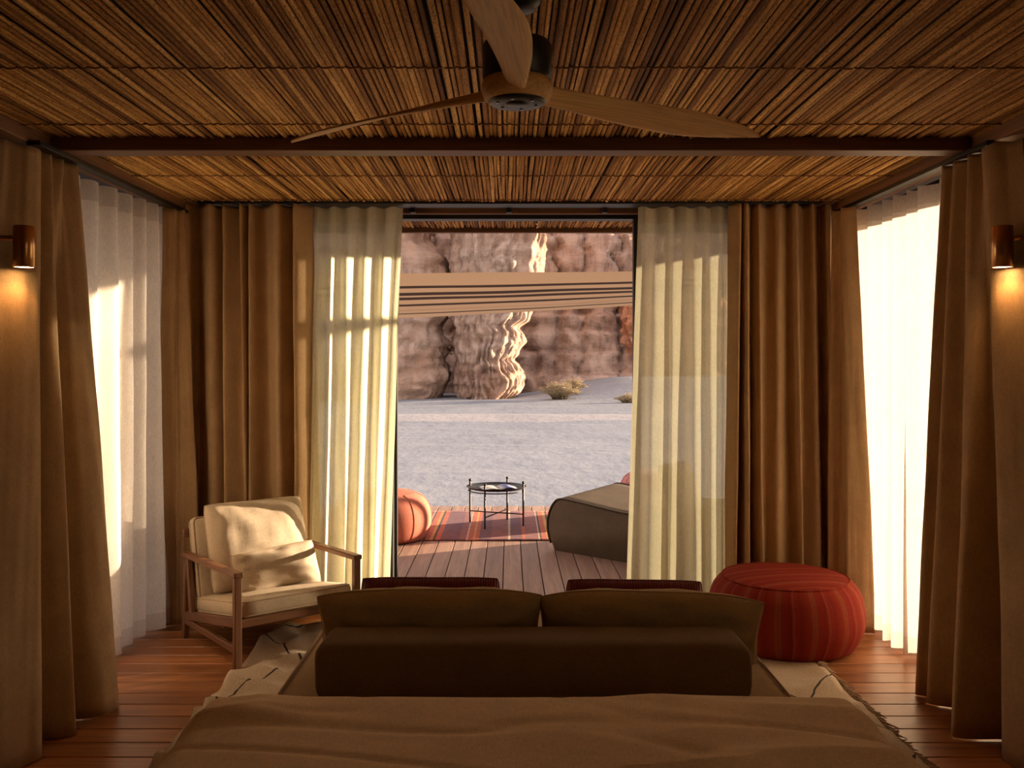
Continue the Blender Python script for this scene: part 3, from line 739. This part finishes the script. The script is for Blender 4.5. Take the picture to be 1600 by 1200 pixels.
# ------------------------------------------------------------------ ceiling fan
def fan():
    hx, hy, hz = 0.022, 2.476, 2.30
    t = thing('ceiling_fan','three bladed wooden ceiling fan with a black motor','fan',(hx,hy,hz))
    ob('hub_plate', me('hub_plate', *lathe([(0.001,-0.016),(0.030,-0.016),(0.031,-0.013),(0.034,-0.013),(0.071,-0.013),(0.077,-0.007),(0.077,0.022)],48,cap1=False), M['black']), t)
    for k in range(6):
        A = 2*PI*k/6+0.3; ob('screw', me('screw', *lathe([(0.0045,-0.0155),(0.0045,-0.008)],10), M['screw'],False), t, (0.054*math.cos(A),0.054*math.sin(A),0))
    ob('hub', me('hub', *lathe([(0.078,-0.006),(0.088,0.0),(0.094,0.014),(0.096,0.034),(0.088,0.05)],48), M['fan_wood']), t)
    ob('motor_housing', me('motor_housing', *lathe([(0.080,0.045),(0.092,0.055),(0.094,0.135),(0.088,0.148),(0.04,0.154)],48), M['black']), t)
    ob('downrod', me('downrod', *lathe([(0.013,0.15),(0.013,0.27)],16), M['black']), t)
    ob('canopy', me('canopy', *lathe([(0.02,0.235),(0.05,0.24),(0.066,0.262),(0.068,0.305)],40), M['black']), t)
    def blade():
        ns, nc = 26, 10; v = []; f = []
        r0, r1 = 0.055, 0.85
        for i in range(ns+1):
            s = i/ns; r = lerp(r0,r1,s)
            ch = 0.058+0.077*math.sin(min(1,s*1.25)*PI*0.55)**1.4
            if s > 0.62: ch *= max(0.0,1-((s-0.62)/0.385)**1.9)**0.8
            ch = max(ch,0.006)
            pitch = math.radians(lerp(24,13,s)); lead = 0.022*math.sin(s*PI)-0.02*s
            th = lerp(0.034,0.010,min(1,s*2.2))
            ring = []
            for side in (1,-1):
                for k in range(nc):
                    a = k/(nc-1) if side==1 else 1-k/(nc-1)
                    c = (a-0.5)*ch+lead; tz = side*th*0.5*(1-(2*a-1)**4*0.75)
                    ring.append((r, c*math.cos(pitch)-tz*math.sin(pitch)*-0.0, -c*math.sin(pitch)+tz+0.012+0.012-0.03*s*s))
            v += ring
        m = 2*nc
        for i in range(ns):
            for k in range(m): f.append((i*m+k,(i*m+(k+1)%m),((i+1)*m+(k+1)%m),((i+1)*m+k)))
        f.append(tuple(reversed(range(m)))); f.append(tuple(ns*m+k for k in range(m)))
        return me('blade', v, f, M['fan_wood'])
    bmesh_ = blade()
    for A in (29,148,265): ob('blade', bmesh_, t, (0,0,0), (0,0,math.radians(A)))
fan()

# ------------------------------------------------------------------ soft furnishings
def pillow_vf(w_, h_, t, seed, n=26, pinch=0.05, wr=0.006, p=2.4, slump=0.0, cut=0.05, droop=0.0):
    V = []; F = []; idx = {}
    def P(u,v,s):
        e = ((1-abs(u)**p)*(1-abs(v)**p))
        th = t/2*max(0,e)**0.5
        x = w_/2*u*(1-pinch*(1-v*v)); z = h_/2*v*(1-pinch*1.1*(1-u*u))
        edge = max(abs(u),abs(v))
        k = wr*(nz(u*3.1+seed,v*3.1,s*2.0)*1.4 + (edge**3)*nz(u*9,v*9+seed,s)*1.2)
        y = s*(th + k*min(1,e*3))
        ck = 1-cut*u**4*v**4; x *= ck; z *= ck
        z -= droop*abs(u)**3*max(0,0.5+v*0.5)
        return (x, y, z)
    for s in (-1,1):
        for j in range(n+1):
            for i in range(n+1):
                u = math.sin((2*i/n-1)*PI/2); v = math.sin((2*j/n-1)*PI/2)
                bd = i in (0,n) or j in (0,n)
                key = (i,j,0 if bd else s)
                if key not in idx: idx[key] = len(V); V.append(P(u,v,s))
        for j in range(n):
            for i in range(n):
                q = [(i,j),(i+1,j),(i+1,j+1),(i,j+1)]
                ids = [idx[(a,b,0 if (a in (0,n) or b in (0,n)) else s)] for a,b in q]
                F.append(ids if s<0 else ids[::-1])
    rim = [idx[(i,0,0)] for i in range(n)]+[idx[(n,j,0)] for j in range(n)]+[idx[(n-i,n,0)] for i in range(n)]+[idx[(0,n-j,0)] for j in range(n)]
    return V, F, [V[i] for i in rim]
def pillow(name, label, cat, loc, rot, w_, h_, t, m, seed, group=None, pipe=None, **k):
    V,F,rim = pillow_vf(w_,h_,t,seed,**k)
    o = ob(name, me(name,V,F,m), None, loc, rot); tag(o,label,cat,group)
    ob('seam', me('seam', *tube(rim, 0.0035, 6, True), pipe or m), o); return o
def rbox_vf(sx, sy, sz, r, n=8, crown=0.0, wr=0.0, seed=0):
    bm = bmesh.new(); bmesh.ops.create_cube(bm, size=2.0)
    bmesh.ops.subdivide_edges(bm, edges=list(bm.edges), cuts=n, use_grid_fill=True)
    hx,hy,hz = sx/2,sy/2,sz/2
    for v in bm.verts:
        # push samples towards the edges, then round them
        c = Vector((math.sin(v.co.x*PI/2)*hx, math.sin(v.co.y*PI/2)*hy, math.sin(v.co.z*PI/2)*hz))
        u = Vector((c.x/hx, c.y/hy))
        inner = Vector((max(-hx+r,min(hx-r,c.x)), max(-hy+r,min(hy-r,c.y)), max(-hz+r,min(hz-r,c.z))))
        d = c-inner
        if d.length > 1e-6: c = inner+d.normalized()*r
        if crown: c.z += math.copysign(crown,c.z)*(1-u.x**2)*(1-u.y**2)*abs(c.z/hz)
        if wr: c += Vector((nz(c.x*7+seed,c.y*7,c.z*7),nz(c.x*7,c.y*7+seed,c.z*7+3),nz(c.x*7,c.y*7,c.z*7+seed)))*wr
        v.co = c
    bm.verts.index_update(); V = [tuple(v.co) for v in bm.verts]; F = [[q.index for q in f.verts] for f in bm.faces]; bm.free(); return V,F
def loop_rect(sx, sy, z, r, n=6):
    pts = []
    for cx,cy,a0 in ((sx/2-r,sy/2-r,0),(-sx/2+r,sy/2-r,90),(-sx/2+r,-sy/2+r,180),(sx/2-r,-sy/2+r,270)):
        for k in range(n+1):
            A = math.radians(a0+90*k/n); pts.append((cx+r*math.cos(A), cy+r*math.sin(A), z))
    return pts

# rug under the bed
RUGX0,RUGX1,RUGY0,RUGY1 = -1.40,1.62,0.9,5.50
def rug():
    cx,cy = (RUGX0+RUGX1)/2,(RUGY0+RUGY1)/2
    def fn(u,v):
        x = lerp(RUGX0,RUGX1,u); y = lerp(RUGY0,RUGY1,v)
        side = 1-sstep(-0.98,-0.86,x) if x<0 else sstep(1.04,1.14,x)*0.5
        rear = sstep(4.72,4.85,y)
        k = max(side,rear*0.5)*(1-0.999*sstep(1.05,1.1,x)*sstep(4.75,4.85,y))
        fold = max(0,0.30-abs(nz(x*2.4+y*2.0, y*2.8-x*1.2, 3.0)))**1.3*0.22+0.022*(nz(x*8+y*5,y*5,5)+0.4)
        for lx,ly in ((-1.397,4.79),(-0.855,5.23),(-1.33,5.82)): k *= sstep(0.03,0.16,math.hypot(x-lx,y-ly))
        z = 0.004+max(0,k*fold)
        xx = x+0.012*nz(y*2.1,x,1)*(1 if u in (0,1) else 0.5); yy = y+0.015*nz(x*2,3,y)
        return (xx-cx,yy-cy,z)
    o = ob('area_rug', me('area_rug', *grid(90,120,fn), M['rug']), None, (cx,cy,0.002)); tag(o,'cream wool rug with thin dark zigzag lines under the bed','rug')
    solidify(o, 0.006, 1)
    q = rnd(8); tm = []
    for k in range(5):
        b = MB(); r = rnd(60+k)
        for j in range(3):
            a = r.uniform(-.9,.9); L = r.uniform(.04,.07)
            pts = [(0,0,0.006),(L*.4,L*.4*a,0.012+r.uniform(0,.008)),(L,L*a*1.3+r.uniform(-.012,.012),0.005)]
            b.add(*tube(pts,[0.0035,0.004,0.002],4))
        tm.append(me('tassel', b.v, b.f, M['fringe']))
    y = 3.0
    while y < RUGY1-0.02:
        ob('tassel', tm[q.randrange(5)], o, (RUGX1-0.004-cx, y-cy, 0), (0,0,q.uniform(-.35,.35))); y += q.uniform(0.028,0.042)
rug()

# bed in the foreground
def bed():
    t = thing('bed','low bed under the tan duvet in the foreground','bed',(0.06,2.05,0))
    ob('base', me('base', *box(0,0,0.135,1.86,2.06,0.22,0.02), M['taupe'],False), t)
    for sx in (-1,1):
        for sy in (-1,1): ob('leg', me('leg', *box(sx*0.84,sy*0.94,0.018,0.07,0.07,0.020,0.003), M['teak'],False), t)
    V,F = rbox_vf(1.88,2.06,0.22,0.05,8,0.0); ob('mattress', me('mattress',V,F,M['mattress']), t, (0,0,0.355))
bed()
def duvet():
    Zt = 0.505; X0,X1 = -0.92,1.06; Yf = 3.02; cx=(X0+X1)/2
    def wrap(a, r, sl):    # arc length beyond an edge -> (outwards, down)
        if a <= 0: return 0,0
        q = r*PI/2
        if a < q: return r*math.sin(a/r), r*(1-math.cos(a/r))
        return r+(a-q)*sl, r+(a-q)
    def fn(u,v):
        a = lerp(-1.36,1.36,u); b = lerp(-1.95,0.30,v)
        hw = (X1-X0)/2
        ox,dz1 = wrap(abs(a)-hw, 0.10, 0.16); oy,dz2 = wrap(b, 0.07, 0.05)
        x = cx+math.copysign(min(abs(a),hw)+ox, a); y = Yf+min(b,0)+oy
        dz = max(dz1,dz2) if min(dz1,dz2)>0 else dz1+dz2
        z = Zt-dz
        flat = (1-min(1,(dz1+dz2)/0.12))*(0.25+0.75*sstep(0.0,0.22,-b))
        z += flat*(0.022*nz(x*1.1+0.6*y,y*2.4-0.5*x,2)+0.50*max(0,0.16-abs(nz(x*0.55+3+0.25*y,y*1.9+0.35*x,6)))**1.2*(0.7+0.5*nz(x*2,y,9))-0.16*max(0,0.06-abs(nz(x*0.8+9,y*3.2+0.5*x,2)))+0.0015*nz(x*4,y*9,1))
        z -= flat*0.018*(abs(x-cx)/1.0)**3
        if dz1 > 0.1: x += 0.025*math.sin(y*7+2*nz(y*2,0,0))*min(1,dz1/0.3)*math.copysign(1,a)
        if dz2 > 0.05: y += 0.02*math.sin(x*9)*min(1,dz2/0.25)
        return (x-0.06,y-2.05,max(z,0.17))
    o = ob('duvet', me('duvet', *grid(170,150,fn), M['duvet']), None, (0.06,2.05,0)); solidify(o,0.012,-1); tag(o,'rumpled tan duvet spread over the bed in the foreground','duvet')
duvet()

# daybed at the foot of the bed
DX = 0.09
def daybed():
    t = thing('daybed','brown upholstered daybed with a low bolster back at the foot of the bed','daybed',(DX,3.93,0))
    V,F = rbox_vf(1.88,1.56,0.27,0.028,8,0.0); ob('platform', me('platform',V,F,M['taupe']), t, (0,0,0.245))
    ob('plinth', me('plinth', *box(0,0,0.063,1.74,1.42,0.10,0.01), M['teak'],False), t)
    ob('piping', me('piping', *tube(loop_rect(1.872,1.552,0.377,0.03),0.006,6,True), M['taupe']), t)
    V,F = rbox_vf(1.60,0.30,0.225,0.06,10,0.0,0.004,3); ob('bolster', me('bolster',V,F,M['bolster']), t, (0.0,-0.43,0.460))
    return t
daybed()
q = 0.0
pillow('back_pillow','olive back pillow on the left half of the daybed bolster','pillow',(-0.318,3.765,0.518),(math.radians(14),0,math.radians(1.5)),0.93,0.37,0.22,M['olive'],4,'daybed back pillows',pinch=0.07,wr=0.026,p=2.5,droop=0.035,cut=0.035)
pillow('back_pillow','olive back pillow on the right half of the daybed bolster','pillow',(0.572,3.765,0.510),(math.radians(14),math.radians(1.2),math.radians(-1.5)),0.93,0.37,0.22,M['olive'],9,'daybed back pillows',pinch=0.07,wr=0.026,p=2.5,droop=0.045,cut=0.035)
pillow('red_cushion','dark red corduroy cushion behind the left olive pillow','cushion',(-0.335,3.985,0.532),(math.radians(10),0,0),0.60,0.30,0.12,M['red_cord'],14,'red corduroy cushions',pinch=0.02,p=5)
pillow('red_cushion','dark red corduroy cushion behind the right olive pillow','cushion',(0.535,3.985,0.522),(math.radians(10),math.radians(0.8),0),0.59,0.30,0.12,M['red_cord'],15,'red corduroy cushions',pinch=0.02,p=5)

# red pouf
def pouf():
    t = thing('pouf','red striped fabric pouf by the right side window','pouf',(1.565,5.26,0.004),math.radians(8))
    side = [(0.30,0.0),(0.36,0.008),(0.395,0.05),(0.425,0.12),(0.432,0.18),(0.425,0.24),(0.405,0.31),(0.375,0.355),(0.345,0.380)]
    side = catmull(side,4); ob('side_panel', me('side_panel', *lathe(side,64,cap1=False), M['red_ring']), t)
    top = catmull([(0.345,0.380),(0.30,0.394),(0.2,0.406),(0.1,0.411),(0.01,0.412)],3); ob('top_panel', me('top_panel', *lathe(top,64,cap0=False), M['red_top']), t)
    ob('seam', me('seam', *tube([(0.347*math.cos(2*PI*k/64),0.347*math.sin(2*PI*k/64),0.380) for k in range(64)],0.005,6,True), M['red_ring']), t)
pouf()

# ------------------------------------------------------------------ armchair
def armchair():
    A = math.radians(39); t = thing('armchair','wooden armchair with cream cushions in front of the left drape','chair',(-1.36,5.30,0.0),A)
    W = 0.35; lw = 0.038
    for s in (-1,1):
        x = s*W
        ob('front_leg', me('front_leg', *bar((x,-0.36,0.0),(x,-0.36,0.485),lw,lw,0.004,(0,1,0)), M['teak'],False), t)
        ob('rear_leg', me('rear_leg', *bar((x,0.385,0.0),(x,0.355,0.47),lw*0.9,lw,0.004,(0,1,0)), M['teak'],False), t)
        ob('back_post', me('back_post', *bar((x,0.27,0.135),(x,0.335,0.47),lw*0.8,lw*0.9,0.004,(0,1,0)), M['teak'],False), t)
        ob('armrest', me('armrest', *bar((x,-0.385,0.497),(x,0.385,0.486),0.05,0.028,0.005), M['teak_y'],False), t)
        ob('seat_rail', me('seat_rail', *bar((x,-0.345,0.245),(x,0.365,0.135),lw*0.75,0.05,0.004), M['teak_y'],False), t)
        ob('stretcher', me('stretcher', *bar((x,-0.345,0.105),(x,0.37,0.105),lw*0.75,lw*0.9,0.004), M['teak_y'],False), t)
    ob('front_rail', me('front_rail', *bar((-W,-0.335,0.235),(W,-0.335,0.235),lw*0.75,0.05,0.004), M['teak_x'],False), t)
    ob('rear_rail', me('rear_rail', *bar((-W,0.35,0.135),(W,0.35,0.135),lw*0.75,0.05,0.004), M['teak_x'],False), t)
    ob('top_rail', me('top_rail', *bar((-W,0.425,0.60),(W,0.425,0.60),lw*0.6,0.05,0.004), M['teak_x'],False), t)
    for k in range(3):
        y = -0.15+0.2*k; ob('seat_slat', me('seat_slat', *bar((-W,y,0.205-0.155*(y+.335)*.7),(W,y,0.205-0.155*(y+.335)*.7),0.06,0.014,0.002), M['teak_x'],False), t)
    for k in range(4):
        x = -0.21+0.14*k; ob('back_slat', me('back_slat', *bar((x,0.335,0.145),(x,0.425,0.60),0.04,0.014,0.002,(0,1,0)), M['teak'],False), t)
    tilt = math.radians(-9)
    V,F = rbox_vf(0.655,0.67,0.095,0.035,7,0.012,0.002,2); s_ = ob('seat_cushion', me('seat_cushion',V,F,M['cream']), t, (0,-0.035,0.258), (tilt,0,0))
    for z in (0.036,-0.036): ob('piping', me('piping', *tube(loop_rect(0.643,0.658,z,0.035),0.004,6,True), M['cream_dark']), s_)
    V,F = rbox_vf(0.64,0.085,0.47,0.032,7,0.0,0.002,5); b_ = ob('back_cushion', me('back_cushion',V,F,M['cream']), t, (0,0.335,0.462), (math.radians(-14),0,0))
    for y in (0.032,-0.032): ob('piping', me('piping', *tube([(x,y,z) for x,z,_ in loop_rect(0.632,0.462,0,0.033)],0.004,6,True), M['cream_dark']), b_)
    return t
ac = armchair(); bpy.context.view_layer.update()
def on_chair(loc, rx, extra=0.0):
    p = Matrix.Translation((-1.36,5.30,0)) @ Matrix.Rotation(math.radians(39),4,'Z') @ Matrix.Translation(loc)
    return p.translation, (math.radians(rx),math.radians(extra),math.radians(39))
p,r = on_chair((0.01,0.185,0.535),-18,0); pillow('back_pillow','large square cream pillow against the armchair back','pillow',p,r,0.62,0.52,0.19,M['cream'],21,pinch=0.03,wr=0.010,p=3.2)
p,r = on_chair((0.05,0.03,0.405),-22,-3); pillow('lumbar_pillow','small oblong cream pillow on the armchair seat','pillow',p,r,0.52,0.26,0.14,M['cream'],27,pinch=0.03,wr=0.010,p=3.0)

# ------------------------------------------------------------------ terrace furniture
def lounge():
    t = thing('outdoor_daybed','low olive brown upholstered lounger on the terrace behind the right sheer','daybed',(0.33,7.92,0.0),math.atan2(-0.66,0.75))
    prof = catmull([(0.07,0.0),(0.015,0.10),(-0.005,0.22),(0.02,0.33),(0.07,0.41),(0.14,0.445),(0.32,0.435),(0.55,0.412),(0.80,0.392),(1.10,0.39),(1.35,0.43),(1.55,0.52),(1.70,0.60),(1.82,0.615),(1.89,0.56),(1.92,0.3),(1.90,0.10),(1.86,0.0)],3)
    Wd = 0.85; rings = [(0.0,0.022),(0.008,0.008),(0.03,0.0)]+[(0.03+(Wd-0.06)*k/10,0.0) for k in range(1,10)]+[(Wd-0.03,0.0),(Wd-0.008,0.008),(Wd,0.022)]
    cu,cz = 0.95,0.2; V=[];F=[]; n=len(prof)
    for y,i in rings:
        for u,z in prof:
            z2 = z+0.05*(y/Wd)*sstep(0.1,0.4,z)
            V.append((u+math.copysign(i,cu-u)*min(1,abs(cu-u)*4), y, max(0,z2-(i if z2>0.2 else -0.0))))
    for j in range(len(rings)-1):
        for k in range(n): F.append((j*n+k, j*n+(k+1)%n, (j+1)*n+(k+1)%n, (j+1)*n+k))
    F.append(tuple(range(n))[::-1]); F.append(tuple((len(rings)-1)*n+k for k in range(n)))
    ob('body', me('body',V,F,M['outdoor_fabric']), t)
    for y,off in ((0.006,0),(Wd-0.006,0.05)):
        pts = [(u,y,z+off*sstep(0.1,0.4,z)-0.004) for u,z in prof[2:-2]]
        ob('piping', me('piping', *tube(pts,0.009,6), M['outdoor_dark']), t)
lounge()
lr = math.atan2(-0.66,0.75)
def on_lounge(u,v,z): 
    return (0.33+u*math.cos(lr)-v*math.sin(lr), 7.92+u*math.sin(lr)+v*math.cos(lr), z)
pillow('lounge_cushion','dark brown cushion leaning on the terrace lounger','cushion',on_lounge(1.10,0.33,0.60),(math.radians(-22),0,lr+math.radians(88)),0.44,0.40,0.15,M['outdoor_dark'],33,pinch=0.04)

def round_pouf(name,label,loc,R,H,msd,mtp):
    t = thing(name,label,'pouf',loc)
    side = catmull([(R*0.72,0.0),(R*0.86,0.02*H),(R*0.97,0.22*H),(R,0.45*H),(R*0.96,0.68*H),(R*0.84,0.87*H),(R*0.66,0.965*H)],4)
    ob('side_panel', me('side_panel', *lathe(side,48,cap1=False), msd), t)
    ob('top_panel', me('top_panel', *lathe(catmull([(R*0.66,0.965*H),(R*0.4,0.995*H),(R*0.15,H),(0.004,H)],3),48,cap0=False), mtp), t)
    b = MB()
    for k in range(8):
        A = 2*PI*k/8; b.add(*tube([(r*1.002*math.cos(A),r*1.002*math.sin(A),z+0.001) for r,z in side[2:]],0.0035,5))
    b.build('seam', msd, t); return t
round_pouf('terrace_pouf','round orange fabric pouf on the terrace beside the striped rug',(-1.13,8.42,0.004),0.43,0.425,M['orange_pouf'],M['orange_pouf'])
round_pouf('terrace_pouf','pink patterned pouf behind the terrace lounger',(1.58,9.78,0.004),0.42,0.45,M['pinkpat'],M['pink_top'])

def kilim():
    def fn(u,v):
        x = lerp(-1.75,1.75,u); y = lerp(-0.80,0.80,v); return (x+0.01*nz(y*3,x,2), y+0.012*nz(x*2,y,5), 0.003+0.004*max(0,nz(x*3,y*3,1)))
    o = ob('kilim', me('kilim', *grid(70,34,fn), M['kilim']), None, (-0.05,9.08,0.001)); solidify(o,0.005,1); tag(o,'red and purple striped flatweave rug on the terrace','rug')
kilim()

def tray_table():
    cx,cy = -0.122,9.085; t = thing('tray_table','round black metal tray table standing on the terrace rug','table',(cx,cy,0.010))
    R = 0.292; z = 0.345
    ob('tray', me('tray', *lathe(catmull([(0.004,z),(0.15,z),(0.245,z+0.002),(0.275,z+0.014),(R,z+0.026),(R+0.002,z+0.029),(R-0.004,z+0.028),(0.268,z+0.016),(0.24,z+0.006),(0.15,z+0.004),(0.003,z+0.004)],2),56,cap0=True,cap1=True), M['iron']), t)
    legs = [(-0.123,-0.265),(0.230,-0.235),(-0.233,0.265),(0.126,0.275)]
    legs = []
    for k in range(4):
        A = math.radians(-112+90*k); legs.append((0.282*math.cos(A),0.282*math.sin(A)))
    for x,y in legs:
        l = ob('leg', me('leg', *lathe([(0.011,0.0),(0.0095,0.004),(0.0095,0.405),(0.006,0.410)],10), M['iron']), t, (x,y,0))
        ob('finial', me('finial', *lathe([(0.006,0.405),(0.013,0.412),(0.015,0.420),(0.010,0.430),(0.002,0.433)],12), M['iron']), l)
    ob('hoop', me('hoop', *tube([(0.272*math.cos(2*PI*k/40),0.272*math.sin(2*PI*k/40),z-0.012) for k in range(40)],0.006,6,True), M['iron']), t)
    for a,b in ((0,2),(1,3)): ob('cross_bar', me('cross_bar', *tube([(*legs[a],0.105+0.008*a),(*legs[b],0.105+0.008*a)],0.006,6), M['iron']), t)
tray_table()
def magazine():
    t = thing('magazine','open magazine with blue pictures on the terrace tray table','magazine',(-0.10,9.04,0.366),math.radians(12))
    for s,nm in ((-1,'left_page'),(1,'right_page')):
        def fn(u,v): 
            x = s*u*0.175; return (x, lerp(-0.125,0.125,v), 0.004+0.022*math.sin(min(1,u*1.1)*PI)*(0.5 if s<0 else 0.9)*(0.8+0.2*v))
        V,F = grid(12,3,fn); 
        if s<0: F = [f[::-1] for f in F]
        solidify(ob(nm, me(nm,V,F,M['page']), t), 0.003, -1)
magazine()
